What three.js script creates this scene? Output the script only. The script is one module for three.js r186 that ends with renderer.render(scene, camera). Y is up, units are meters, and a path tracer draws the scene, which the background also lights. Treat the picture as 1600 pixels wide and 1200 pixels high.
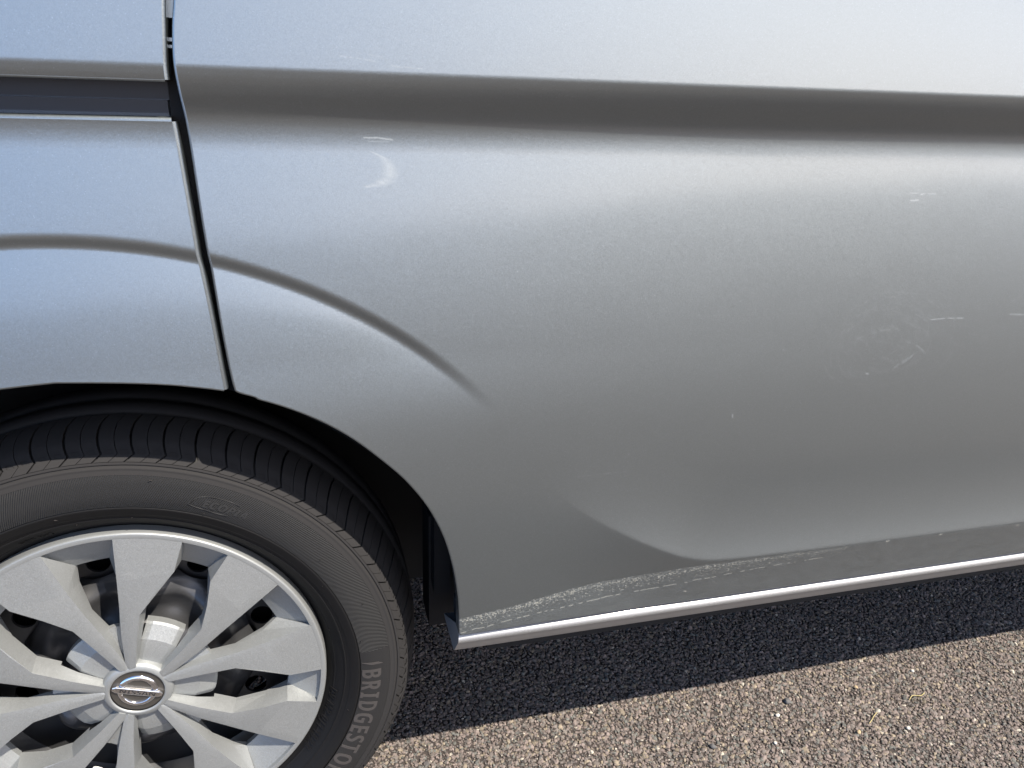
import * as THREE from 'three';
import { mergeGeometries, toCreasedNormals, mergeVertices } from 'three/addons/utils/BufferGeometryUtils.js';
import { FontLoader } from 'three/addons/loaders/FontLoader.js';
import { TextGeometry } from 'three/addons/geometries/TextGeometry.js';
import { TessellateModifier } from 'three/addons/modifiers/TessellateModifier.js';
import { ImprovedNoise } from 'three/addons/math/ImprovedNoise.js';

// ---------------------------------------------------------------- camera, sky, sun, exposure
// World: x runs along the van towards its front, y up, z out of the van's side. The rear wheel's axle passes (0, 0.332).
const scene = new THREE.Scene();
const D2R = Math.PI / 180, lerp = (a, b, t) => a + (b - a) * t;
const camera = new THREE.PerspectiveCamera(53.06, 4 / 3, 0.05, 900);
camera.position.set(0.2239, 1.0194, 0.7858);
{
  const yaw = 15.50 * D2R, pitch = 21.91 * D2R, roll = 2.196 * D2R;
  camera.rotation.order = 'YXZ';
  camera.rotation.set(-pitch, -yaw, roll);
}
scene.add(camera);

const SUN = new THREE.Vector3(0.45, 1, 0.615).normalize();
function skyTexture() {
  const W = 1024, Hh = 512, data = new Float32Array(W * Hh * 4), d = new THREE.Vector3();
  for (let j = 0; j < Hh; j++) for (let i = 0; i < W; i++) {
    const lat = ((j + 0.5) / Hh - 0.5) * Math.PI, lon = ((i + 0.5) / W - 0.5) * 2 * Math.PI;
    d.set(Math.cos(lat) * Math.cos(lon), Math.sin(lat), Math.cos(lat) * Math.sin(lon));
    const up = Math.max(d.y, 0), el = Math.asin(up) / D2R, t = 1 - Math.exp(-el / 19), g = Math.max(d.dot(SUN), 0);
    const az = (d.x * SUN.x + d.z * SUN.z) / (Math.hypot(d.x, d.z) * Math.hypot(SUN.x, SUN.z) + 1e-6);
    const glow = 0.5 * Math.pow(g, 40) + 0.12 * Math.pow(g, 6), haze = Math.pow(Math.max(0, 0.5 + 0.5 * az), 7) * Math.exp(-el / 21);   // paler, brighter air below the sun
    const hor = [1.4, 2.55, 4.6], zen = [0.07, 0.16, 0.42], pale = [6.9, 6.05, 5.3], k = (j * W + i) * 4;
    for (let c = 0; c < 3; c++) data[k + c] = lerp(hor[c] * (1 - t) + zen[c] * t, pale[c], haze) + glow * [1, 0.95, 0.86][c];
    data[k + 3] = 1;
  }
  const t = new THREE.DataTexture(data, W, Hh, THREE.RGBAFormat, THREE.FloatType);
  t.mapping = THREE.EquirectangularReflectionMapping; t.magFilter = THREE.LinearFilter; t.needsUpdate = true;
  return t;
}
scene.background = skyTexture();
scene.environment = scene.background;
const SKY = 0.32;
scene.backgroundIntensity = SKY; scene.environmentIntensity = SKY;

const sun = new THREE.DirectionalLight(0xfff4e4, 4.8);
sun.position.copy(SUN).multiplyScalar(12).add(new THREE.Vector3(0.8, 0, 0));
sun.target.position.set(0.8, 0, 0);
sun.castShadow = true; sun.shadow.mapSize.set(4096, 4096); sun.shadow.radius = 1;
Object.assign(sun.shadow.camera, { left: -4, right: 4, top: 4, bottom: -4, near: 1, far: 25 });
scene.add(sun, sun.target);

const renderer = new THREE.WebGLRenderer({ antialias: true });
renderer.setSize(1024, 768);
renderer.toneMapping = THREE.LinearToneMapping;
renderer.toneMappingExposure = 2.4;
renderer.shadowMap.enabled = true;

// ---------------------------------------------------------------- small helpers
let seed = 12345;
const rnd = () => { seed = (seed * 1664525 + 1013904223) >>> 0; return seed / 4294967296; };
const noise3 = new ImprovedNoise();
const nz = (x, y, z = 0.5) => noise3.noise(x, y, z);
const clamp = (v, a = 0, b = 1) => Math.min(b, Math.max(a, v));
const smooth = (a, b, v) => { const t = clamp((v - a) / (b - a)); return t * t * (3 - 2 * t); };
const lin = (r, g, b) => new THREE.Color().setRGB(r, g, b);
function interp(xs, ys) {            // monotone piecewise cubic through the points
  const n = xs.length, h = [], s = [], m = new Array(n);
  for (let i = 0; i < n - 1; i++) { h[i] = xs[i + 1] - xs[i]; s[i] = (ys[i + 1] - ys[i]) / h[i]; }
  m[0] = s[0]; m[n - 1] = s[n - 2];
  for (let i = 1; i < n - 1; i++) {
    if (s[i - 1] * s[i] <= 0) m[i] = 0;
    else { const w1 = 2 * h[i] + h[i - 1], w2 = h[i] + 2 * h[i - 1]; m[i] = (w1 + w2) / (w1 / s[i - 1] + w2 / s[i]); }
  }
  return x => {
    if (x <= xs[0]) return ys[0] + m[0] * (x - xs[0]);
    if (x >= xs[n - 1]) return ys[n - 1] + m[n - 1] * (x - xs[n - 1]);
    let i = 0; while (x > xs[i + 1]) i++;
    const t = (x - xs[i]) / h[i], t2 = t * t, t3 = t2 * t;
    return (2 * t3 - 3 * t2 + 1) * ys[i] + (t3 - 2 * t2 + t) * h[i] * m[i] + (-2 * t3 + 3 * t2) * ys[i + 1] + (t3 - t2) * h[i] * m[i + 1];
  };
}
function grid(nu, nv, fn, normalFn, uvFn, flip = false) {
  const P = [], N = [], U = [], I = [];
  for (let j = 0; j <= nv; j++) for (let i = 0; i <= nu; i++) {
    const p = fn(i / nu, j / nv); P.push(p[0], p[1], p[2]);
    if (normalFn) N.push(...normalFn(p));
    const uv = uvFn ? uvFn(p, i / nu, j / nv) : [i / nu, j / nv]; U.push(uv[0], uv[1]);
  }
  const w = nu + 1;
  for (let j = 0; j < nv; j++) for (let i = 0; i < nu; i++) {
    const a = j * w + i, b = a + 1, c = a + w, d = c + 1;
    if (flip) I.push(a, c, b, b, c, d); else I.push(a, b, c, b, d, c);
  }
  const g = new THREE.BufferGeometry();
  g.setAttribute('position', new THREE.Float32BufferAttribute(P, 3));
  g.setAttribute('uv', new THREE.Float32BufferAttribute(U, 2));
  g.setIndex(I);
  if (normalFn) g.setAttribute('normal', new THREE.Float32BufferAttribute(N, 3)); else g.computeVertexNormals();
  return g;
}
function polyGeo(faces) {             // flat polygons (lists of points), fanned; no sharing, so every fold stays crisp
  const P = [];
  for (const f of faces) for (let i = 1; i < f.length - 1; i++) P.push(...f[0], ...f[i], ...f[i + 1]);
  const g = new THREE.BufferGeometry();
  g.setAttribute('position', new THREE.Float32BufferAttribute(P, 3));
  const U = [], A = new THREE.Vector3(), B = new THREE.Vector3(), C = new THREE.Vector3(), n = new THREE.Vector3();
  for (let i = 0; i < P.length; i += 9) {       // each face carries its texture in its own plane, in metres
    A.fromArray(P, i); B.fromArray(P, i + 3).sub(A); C.fromArray(P, i + 6).sub(A); n.crossVectors(B, C).normalize();
    const e1 = new THREE.Vector3(-n.y, n.x, 0); if (e1.lengthSq() < 0.01) e1.set(1, 0, 0); e1.addScaledVector(n, -e1.dot(n)).normalize(); const e2 = new THREE.Vector3().crossVectors(n, e1);
    for (let k = 0; k < 3; k++) { B.fromArray(P, i + 3 * k); U.push(B.dot(e1), B.dot(e2)); }
  }
  g.setAttribute('uv', new THREE.Float32BufferAttribute(U, 2));
  g.computeVertexNormals();
  return g;
}
function mesh(name, geo, mat, parent) {
  const m = new THREE.Mesh(geo, mat); m.name = name; m.castShadow = m.receiveShadow = true; parent.add(m); return m;
}
function box(x0, x1, y0, y1, z0, z1) { const g = new THREE.BoxGeometry(x1 - x0, y1 - y0, z1 - z0); g.translate((x0 + x1) / 2, (y0 + y1) / 2, (z0 + z1) / 2); return g; }
const clean = g => { const h = g.index ? g.toNonIndexed() : g.clone(); for (const k of Object.keys(h.attributes)) if (!['position', 'normal', 'uv'].includes(k)) h.deleteAttribute(k); return h; };
const join = list => mergeGeometries(list.map(clean));

// ---------------------------------------------------------------- textures
const toByte = v => Math.round(255 * clamp(v));
const srgb = v => v <= 0.0031308 ? 12.92 * v : 1.055 * Math.pow(v, 1 / 2.4) - 0.055;
function tex(W, Hh, fn, color) {
  const d = new Uint8Array(W * Hh * 4);
  for (let j = 0; j < Hh; j++) for (let i = 0; i < W; i++) {
    const c = fn(i, j), k = (j * W + i) * 4;
    for (let n = 0; n < 3; n++) d[k + n] = toByte(color ? srgb(c[n]) : c[n]);
    d[k + 3] = 255;
  }
  const t = new THREE.DataTexture(d, W, Hh, THREE.RGBAFormat, THREE.UnsignedByteType);
  t.magFilter = THREE.LinearFilter; t.minFilter = THREE.LinearMipmapLinearFilter; t.generateMipmaps = true;
  t.wrapS = t.wrapT = THREE.RepeatWrapping; if (color) t.colorSpace = THREE.SRGBColorSpace; t.needsUpdate = true;
  return t;
}
// metallic paint: aluminium flakes, each about half a millimetre, tilted at random
const PAINT = [0.212, 0.242, 0.258];
const flakeColor = tex(512, 512, () => { const f = 1 + (rnd() - 0.5) * 0.09 + (rnd() < 0.004 ? 0.35 : 0); return PAINT.map(c => c * f); }, true);
const flakeTilt = tex(512, 512, () => { const a = rnd() * 6.283, s = 0.5 * Math.sqrt(rnd()); return [0.5 + 0.5 * s * Math.cos(a) * 0.5, 0.5 + 0.5 * s * Math.sin(a) * 0.5, 1]; }, false);
const FLAKE = 512 * 0.00062;          // metres that one flake texture covers
for (const t of [flakeColor, flakeTilt]) t.repeat.set(1 / FLAKE, 1 / FLAKE);

// door: paint with its scuffs, scratches and the dried road dirt along its foot. uv in metres.
const DX0 = 0.10, DY0 = 0.38, DW = 1.36, DH = 0.78, TW = 2048, TH = 1400;
const marks = new Float32Array(TW * TH), dirt = new Float32Array(TW * TH);
function put(buf, x, y, v) { const i = Math.round((x - DX0) / DW * TW), j = Math.round((y - DY0) / DH * TH); if (i >= 0 && j >= 0 && i < TW && j < TH) { const k = j * TW + i; buf[k] = Math.max(buf[k], v); } }
function stroke(buf, pts, width, v, broken = 0) {
  for (let s = 0; s < pts.length - 1; s++) {
    const [ax, ay] = pts[s], [bx, by] = pts[s + 1], L = Math.hypot(bx - ax, by - ay), n = Math.ceil(L / 0.0003);
    for (let i = 0; i <= n; i++) {
      const t = i / n, x = lerp(ax, bx, t), y = lerp(ay, by, t);
      if (broken && nz(x * 180, y * 180, 7) < broken - 0.5) continue;
      for (let o = -width; o <= width; o += 0.0003) { const f = 1 - Math.abs(o) / (width + 1e-6) * 0.7; put(buf, x + o * (ay - by) / (L + 1e-9), y + o * (bx - ax) / (L + 1e-9), v * f); }
    }
  }
}
stroke(marks, [[0.2803, 0.9614], [0.292, 0.9617], [0.3057, 0.9601]], 0.0006, 0.55);
stroke(marks, [[0.284, 0.9585], [0.302, 0.9583]], 0.0005, 0.25);
// a hook-shaped rub mark
{
  const hook = [[0.289, 0.9485], [0.2975, 0.9445], [0.3025, 0.938], [0.3035, 0.931], [0.3, 0.925], [0.292, 0.9205], [0.2805, 0.9185]], wid = [0.006, 0.0085, 0.0095, 0.0095, 0.0085, 0.006, 0.002];
  for (let s = 0; s < hook.length - 1; s++) for (let k = 0; k < 9000; k++) {
    const t = rnd(), w = lerp(wid[s], wid[s + 1], t), o = (rnd() + rnd() - 1) * w, x = lerp(hook[s][0], hook[s + 1][0], t), y = lerp(hook[s][1], hook[s + 1][1], t);
    put(marks, x + o, y - o * 0.35, (0.10 + 0.30 * rnd()) * (1 - Math.abs(o) / w) * (0.75 + 0.6 * nz(x * 300, y * 300, 3)));
  }
}
stroke(marks, [[0.2613, 1.0284], [0.285, 1.0262], [0.3098, 1.0217], [0.33, 1.021]], 0.0004, 0.28, 0.4);
stroke(marks, [[0.27, 1.032], [0.30, 1.0285]], 0.0004, 0.2, 0.5);
stroke(marks, [[0.8715, 0.9135], [0.89, 0.9128], [0.906, 0.9125]], 0.0005, 0.5, 0.35);
stroke(marks, [[0.8738, 0.9056], [0.8845, 0.9058]], 0.0007, 0.7);
stroke(marks, [[0.886, 0.9122], [0.888, 0.9119]], 0.0008, 0.7);
stroke(marks, [[0.9341, 0.7673], [0.955, 0.768], [0.981, 0.7673]], 0.0006, 0.32, 0.3);
stroke(marks, [[1.05, 0.7693], [1.085, 0.7668]], 0.0007, 0.3, 0.3);
stroke(marks, [[0.6875, 0.6600], [0.6872, 0.6655]], 0.0006, 0.4);
stroke(marks, [[0.858, 0.7042], [0.868, 0.7036]], 0.0012, 0.35, 0.3);
stroke(marks, [[0.50, 0.6035], [0.565, 0.6045]], 0.0004, 0.12, 0.4);
stroke(marks, [[0.905, 0.742], [0.925, 0.7345], [0.935, 0.727]], 0.0012, 0.14, 0.35);
stroke(marks, [[0.835, 0.748], [0.862, 0.757], [0.89, 0.758]], 0.0016, 0.1, 0.35);
for (let k = 0; k < 10; k++) { const x = 0.895 + k * 0.0022, y = 0.7065 + k * 0.0012; stroke(marks, [[x, y], [x + 0.007, y + 0.009]], 0.0005, 0.13, 0.3); }
for (let k = 0; k < 150; k++) { const a = rnd() * 6.283, R = 0.012 + 0.06 * rnd(), cx = 0.885 + (rnd() - 0.5) * 0.035, cy = 0.742 + (rnd() - 0.5) * 0.025, l = 0.15 + 0.5 * rnd(), P = t => [cx + 1.25 * R * Math.cos(a + t), cy + 0.8 * R * Math.sin(a + t)]; stroke(marks, [P(0), P(l / 3), P(2 * l / 3), P(l)], 0.0006, 0.04 + 0.06 * rnd() * rnd(), 0.3); }
for (let k = 0; k < 26; k++) { const x = 0.82 + rnd() * 0.3, y = 0.70 + rnd() * 0.10, a = (rnd() - 0.5) * 1.2, l = 0.006 + rnd() * 0.02; stroke(marks, [[x, y], [x + l * Math.cos(a), y + l * Math.sin(a)]], 0.0003, 0.05 + 0.06 * rnd(), 0.4); }
for (let k = 0; k < 60; k++) { const x = 0.2 + rnd() * 1.15, y = 0.5 + rnd() * 0.6, a = (rnd() - 0.5) * 0.9, l = 0.004 + rnd() * 0.03; stroke(marks, [[x, y], [x + l * Math.cos(a), y + l * Math.sin(a)]], 0.0003, 0.03 + 0.06 * rnd(), 0.45); }
for (let k = 0; k < 260; k++) { const x = 0.15 + rnd() * 1.25, y = 0.45 + rnd() * 0.65; for (let q = 0; q < 3; q++) put(marks, x + (rnd() - 0.5) * 0.0009, y + (rnd() - 0.5) * 0.0009, 0.15 + 0.35 * rnd() * rnd()); }
// splashed dirt: crusty line at the swage, thin second line under it, specks below
const dTop = interp([0.36, 0.434, 0.514, 0.597, 0.683, 0.78, 0.9, 1.46], [0.426, 0.4345, 0.449, 0.457, 0.464, 0.464, 0.464, 0.464]);
const dLow = interp([0.36, 0.45, 0.55, 0.68, 0.8, 1.46], [0.404, 0.4165, 0.4265, 0.4385, 0.447, 0.455]);
for (let k = 0; k < 5200; k++) {
  const x = 0.364 + rnd() * 0.52, f = 1 - smooth(0.66, 0.9, x) * 0.85, lane = rnd();
  if (rnd() > f) continue;
  const t = lane < 0.55 ? 0.80 + 0.20 * (rnd() + rnd() - 1) : 0.25 + 0.75 * rnd(), y = lerp(dLow(x), dTop(x), t) + (rnd() - 0.5) * 0.001;
  if (nz(x * 320, y * 520, 9) < -0.05) continue;
  const v = rnd(), n = v > 0.86 ? 4 : v > 0.6 ? 2 : 1, w = 0.0006 + 0.0016 * rnd();
  for (let q = 0; q < n; q++) put(dirt, x + (rnd() - 0.3) * w, y + (rnd() - 0.5) * 0.0007, 0.45 + 0.55 * v);
}
stroke(dirt, Array.from({ length: 90 }, (_, i) => { const x = 0.362 + i * 0.0055; return [x, dLow(x) + nz(x * 70, 5.5) * 0.0016]; }), 0.0005, 0.8, 0.45);
for (let k = 0; k < 4200; k++) { const x = 0.36 + rnd() * 1.08, y = 0.388 + rnd() * 0.075; if (y < dTop(x)) { put(dirt, x, y, 0.15 + 0.35 * rnd() * rnd()); if (rnd() < 0.12) put(dirt, x + 0.0006, y, 0.5); } }
for (const [x, y] of [[1.03, 0.4625], [0.945, 0.4632], [0.66, 0.42], [1.16, 0.4605]]) for (let q = 0; q < 26; q++) put(dirt, x + (rnd() - 0.5) * 0.005, y + (rnd() - 0.5) * 0.002, 0.9);
const doorColor = tex(TW, TH, (i, j) => {
  const k = j * TW + i, f = 1 + (rnd() - 0.5) * 0.09 + (rnd() < 0.003 ? 0.25 : 0), m = marks[k] * 0.30, d = dirt[k] * 0.75;
  const x = DX0 + i / TW * DW, y = DY0 + j / TH * DH;
  let film = 0; if (y < dTop(x)) film = clamp(0.10 + 0.06 * nz(x * 45, y * 90, 2) + 0.12 * nz(x * 410, y * 500, 4));
  return PAINT.map((c, n) => { let v = c * f; v = lerp(v, [0.062, 0.060, 0.050][n], film); v = lerp(v, [0.55, 0.57, 0.58][n], m); return lerp(v, [0.31, 0.295, 0.24][n], d); });
}, true);
const doorSurface = tex(TW, TH, (i, j) => {   // green: roughness, blue: metalness
  const k = j * TW + i, x = DX0 + i / TW * DW, y = DY0 + j / TH * DH, m = marks[k] * 0.75, d = dirt[k] * 0.8;
  let film = 0; if (y < dTop(x)) film = clamp(0.10 + 0.06 * nz(x * 45, y * 90, 2) + 0.12 * nz(x * 410, y * 500, 4));
  return [0, lerp(0.37, 0.8, clamp(m + d + film)), lerp(0.91, 0.1, clamp(m * 1.2 + d + film))];
}, false);

// asphalt seen beyond the built aggregate
const tarColor = tex(512, 512, (i, j) => { const n = rnd(); const s = n < 0.35 ? 0.45 : n > 0.93 ? 1.6 : 0.75 + 0.5 * rnd(); const w = rnd() * 0.12; return [0.108 * s * (1 + w), 0.093 * s, 0.084 * s * (1 - w)]; }, true);
const tarBump = tex(512, 512, () => { const v = rnd(); return [v, v, v]; }, false);
// tyre sidewall relief: fine slanted hatching in a band; u runs round the tyre (repeats), v across the band
const hatchBump = tex(64, 64, (i, j) => { const v = 0.5 + 0.5 * Math.sin((i * 2 + j) / 64 * 2 * Math.PI); return [v, v, v]; }, false);

// ---------------------------------------------------------------- materials
const M = {};
M.paint = new THREE.MeshPhysicalMaterial({ map: flakeColor, normalMap: flakeTilt, normalScale: new THREE.Vector2(0.16, 0.16), metalness: 0.91, roughness: 0.37, clearcoat: 1, clearcoatRoughness: 0.12 });
const doorTilt = flakeTilt.clone(); doorTilt.repeat.set(DW / FLAKE, DH / FLAKE);
M.door = new THREE.MeshPhysicalMaterial({ map: doorColor, normalMap: doorTilt, normalScale: new THREE.Vector2(0.16, 0.16), roughnessMap: doorSurface, metalnessMap: doorSurface, roughness: 1, metalness: 1, clearcoat: 1, clearcoatRoughness: 0.12 });
M.paintPlain = new THREE.MeshPhysicalMaterial({ color: lin(...PAINT), metalness: 0.91, roughness: 0.37, clearcoat: 1, clearcoatRoughness: 0.05 });
M.bright = new THREE.MeshPhysicalMaterial({ color: lin(0.34, 0.345, 0.35), metalness: 0.8, roughness: 0.48, clearcoat: 0.3, clearcoatRoughness: 0.1 });
M.cover = new THREE.MeshPhysicalMaterial({ map: flakeColor, color: lin(1.09, 1.01, 0.97), normalMap: flakeTilt, normalScale: new THREE.Vector2(0.5, 0.5), metalness: 0.5, roughness: 0.5, clearcoat: 0.15, clearcoatRoughness: 0.25 });
M.steel = new THREE.MeshStandardMaterial({ color: lin(0.055, 0.057, 0.062), metalness: 0.55, roughness: 0.36 });
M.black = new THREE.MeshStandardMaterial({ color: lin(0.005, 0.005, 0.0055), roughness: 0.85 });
M.rail = new THREE.MeshPhysicalMaterial({ color: lin(0.014, 0.017, 0.024), metalness: 0.4, roughness: 0.4, clearcoat: 0.5 });
M.rubber = new THREE.MeshPhysicalMaterial({ specularIntensity: 0.4, color: lin(0.0055, 0.0056, 0.0062), roughness: 0.6 });
M.hatch = new THREE.MeshPhysicalMaterial({ specularIntensity: 0.4, color: lin(0.0192, 0.0198, 0.0210), roughness: 0.75, bumpMap: hatchBump, bumpScale: 0.0009 });
M.plain = new THREE.MeshPhysicalMaterial({ specularIntensity: 0.4, color: lin(0.0150, 0.0150, 0.0158), roughness: 0.65 });
M.tread = new THREE.MeshPhysicalMaterial({ specularIntensity: 0.4, color: lin(0.0185, 0.0182, 0.0190), roughness: 0.85 });
M.letter = new THREE.MeshPhysicalMaterial({ specularIntensity: 0.4, color: lin(0.040, 0.037, 0.0368), roughness: 0.7 });
M.chrome = new THREE.MeshStandardMaterial({ color: lin(0.82, 0.83, 0.85), metalness: 1, roughness: 0.07 });
M.badgeBack = new THREE.MeshPhysicalMaterial({ color: lin(0.10, 0.095, 0.088), metalness: 0.7, roughness: 0.35, clearcoat: 0.6 });
M.dark = new THREE.MeshStandardMaterial({ color: lin(0.02, 0.02, 0.022), roughness: 0.4 });
M.glass = new THREE.MeshPhysicalMaterial({ color: lin(0.03, 0.035, 0.04), roughness: 0.03, metalness: 0, clearcoat: 1 });
M.tar = new THREE.MeshStandardMaterial({ map: tarColor, bumpMap: tarBump, bumpScale: 0.004, roughness: 0.95 });
M.binder = new THREE.MeshStandardMaterial({ color: lin(0.036, 0.030, 0.028), roughness: 0.95 });
M.stone = new THREE.MeshStandardMaterial({ color: lin(1, 1, 1), roughness: 0.85 });

// ---------------------------------------------------------------- the ground
const AX0 = -0.9, AX1 = 2.5, AZ0 = -0.75, AZ1 = 0.95;     // patch whose aggregate is built stone by stone
{
  const far = 350, g = [];
  // one sheet: a bed under the stones, and the tarred surface around it level with the stone tops
  const ring = new THREE.Shape([[-far, -far], [far, -far], [far, far], [-far, far]].map(p => new THREE.Vector2(...p)));
  ring.holes.push(new THREE.Path([[AX0, -AZ1], [AX0, -AZ0], [AX1, -AZ0], [AX1, -AZ1]].map(p => new THREE.Vector2(...p))));
  const s = new THREE.ShapeGeometry(ring); s.rotateX(-Math.PI / 2);
  const uv = s.attributes.uv, ps = s.attributes.position; for (let i = 0; i < uv.count; i++) uv.setXY(i, ps.getX(i) / 1.6, ps.getZ(i) / 1.6);
  const road = mesh('asphalt_road', s, M.tar, scene);
  road.userData = { kind: 'structure', label: 'sunlit weathered asphalt parking surface', category: 'asphalt' };
  const bed = new THREE.PlaneGeometry(AX1 - AX0 + 0.1, AZ1 - AZ0 + 0.1, 240, 120); bed.rotateX(-Math.PI / 2); bed.translate((AX0 + AX1) / 2, -0.003, (AZ0 + AZ1) / 2);
  const bp = bed.attributes.position; for (let i = 0; i < bp.count; i++) bp.setY(i, -0.0035 + 0.0012 * nz(bp.getX(i) * 60, bp.getZ(i) * 60));
  bed.computeVertexNormals();
  mesh('asphalt_binder', bed, M.binder, road);
  // aggregate
  const base = new THREE.IcosahedronGeometry(1, 1), bq = base.attributes.position, v = new THREE.Vector3();
  for (let i = 0; i < bq.count; i++) { v.fromBufferAttribute(bq, i); const k = 1 + 0.34 * nz(v.x * 1.6 + 3, v.y * 1.6, v.z * 1.6) + 0.14 * nz(v.x * 4, v.y * 4, v.z * 4 + 2); bq.setXYZ(i, v.x * k, v.y * k * 0.8, v.z * k); }
  const shapes = mergeVertices(base); shapes.deleteAttribute('normal'); const stoneGeo = shapes.toNonIndexed(); stoneGeo.computeVertexNormals();
  const items = [];
  const lay = (step, rOf, sink, keep) => {
    for (let x = AX0; x < AX1; x += step) for (let z = AZ0; z < AZ1; z += step) {
      if (rnd() > keep) continue;
      const px = x + (rnd() - 0.5) * step * 1.5, pz = z + (rnd() - 0.5) * step * 1.5, r = rOf(), low = nz(px * 14, pz * 14, 8) * 0.0008 + nz(px * 50, pz * 50, 3) * 0.0006;
      items.push([px, -0.0018 - r * sink + low + (rnd() - 0.5) * 0.0012, pz, r]);
    }
  };
  lay(0.0150, () => 0.0037 + 0.0028 * rnd() * rnd(), 0.32, 0.5);     // coarse stones
  lay(0.0068, () => 0.0024 + 0.0014 * rnd(), 0.28, 0.95);             // middling
  lay(0.0042, () => 0.0011 + 0.0009 * rnd(), 0.10, 0.95);             // grit between them
  const inst = new THREE.InstancedMesh(stoneGeo, M.stone, items.length), mm = new THREE.Matrix4(), q = new THREE.Quaternion(), e = new THREE.Euler(), c = new THREE.Color(), sc = new THREE.Vector3();
  items.forEach(([x, y, z, r], i) => {
    e.set((rnd() - 0.5) * 1.3, rnd() * 6.28, (rnd() - 0.5) * 1.3); q.setFromEuler(e);
    sc.set(r * (0.85 + 0.6 * rnd()), r * (0.45 + 0.4 * rnd()), r * (0.7 + 0.4 * rnd()));
    mm.compose(v.set(x, y, z), q, sc); inst.setMatrixAt(i, mm);
    const k = rnd(), b = 0.48 + 0.52 * rnd();
    if (k < 0.46) c.setRGB(0.178 * b, 0.146 * b, 0.134 * b); else if (k < 0.68) c.setRGB(0.150 * b, 0.132 * b, 0.122 * b); else if (k < 0.82) c.setRGB(0.118 * b, 0.120 * b, 0.112 * b); else if (k < 0.94) c.setRGB(0.225 * b, 0.19 * b, 0.145 * b); else if (k < 0.988) c.setRGB(0.075 * b, 0.07 * b, 0.07 * b); else c.setRGB(0.31, 0.29, 0.25);
    inst.setColorAt(i, c);
  });
  inst.name = 'asphalt_aggregate'; inst.castShadow = inst.receiveShadow = true; inst.userData = { kind: 'stuff' };
  road.add(inst);
}

// ---------------------------------------------------------------- loose bits lying on the asphalt
{
  const pebbleGeo = k => { const g = new THREE.IcosahedronGeometry(1, 2), p = g.attributes.position, v = new THREE.Vector3(); for (let i = 0; i < p.count; i++) { v.fromBufferAttribute(p, i); const f = 1 + 0.30 * nz(v.x * 1.4 + k * 7, v.y * 1.4, v.z * 1.4) + 0.08 * nz(v.x * 4, v.y * 4 + k, v.z * 4); p.setXYZ(i, v.x * f, v.y * f * 0.7, v.z * f * 0.85); } const h = mergeVertices(g.deleteAttribute('normal').deleteAttribute('uv')); h.computeVertexNormals(); return h; };
  const mat = { white: lin(0.42, 0.40, 0.36), tan: lin(0.30, 0.23, 0.14), dark: lin(0.07, 0.07, 0.072) };
  const spots = [[0.967, -0.081, 0.0040, 'white'], [1.282, -0.122, 0.0036, 'white'], [1.174, -0.006, 0.0038, 'white'], [0.929, -0.029, 0.0032, 'white'], [1.083, -0.017, 0.0042, 'tan'], [1.147, -0.109, 0.0038, 'tan'], [1.002, -0.106, 0.0062, 'dark'], [0.822, -0.045, 0.0050, 'dark']];
  const words = ['whitish pebble beside the larger dark stone chip on the asphalt', 'whitish pebble between the curved straw and the edge of the van shadow', 'whitish pebble lying farther out from the van than the straws', 'smallest whitish pebble on the sunlit asphalt', 'yellowish tan pebble near the end of the short straw', 'yellowish tan pebble near the edge of the van shadow', 'larger dark stone chip beside a whitish pebble on the asphalt', 'smaller dark stone chip lying by itself on the sunlit asphalt'];
  spots.forEach(([x, z, r, kind], i) => {
    const m = mesh('pebble' + (i ? '_' + String(i).padStart(3, '0') : ''), pebbleGeo(i), new THREE.MeshStandardMaterial({ color: mat[kind], roughness: 0.8 }), scene);
    m.scale.setScalar(r); m.position.set(x, r * 0.45, z); m.rotation.y = i * 1.7;
    m.userData = { label: words[i], category: 'pebble', group: 'loose pebbles on the asphalt' };
  });
  const straw = new THREE.MeshStandardMaterial({ color: lin(0.33, 0.28, 0.13), roughness: 0.8 });
  [[[1.222, -0.060], [1.235, -0.067], [1.25, -0.064], [1.262, -0.068], 'curved dry yellow straw lying on the sunlit asphalt'], [[1.113, -0.029], [1.122, -0.034], [1.133, -0.042], [1.143, -0.047], 'short straight straw bit lying on the sunlit asphalt']].forEach((c, i) => {
    const m = mesh('dry_straw' + (i ? '_001' : ''), new THREE.TubeGeometry(new THREE.CatmullRomCurve3(c.slice(0, 4).map(([x, z], k) => new THREE.Vector3(x, 0.0022 + 0.0006 * (k % 2), z))), 16, 0.0007, 6), straw, scene);
    m.userData = { label: c[4], category: 'straw' };
  });
}

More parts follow.
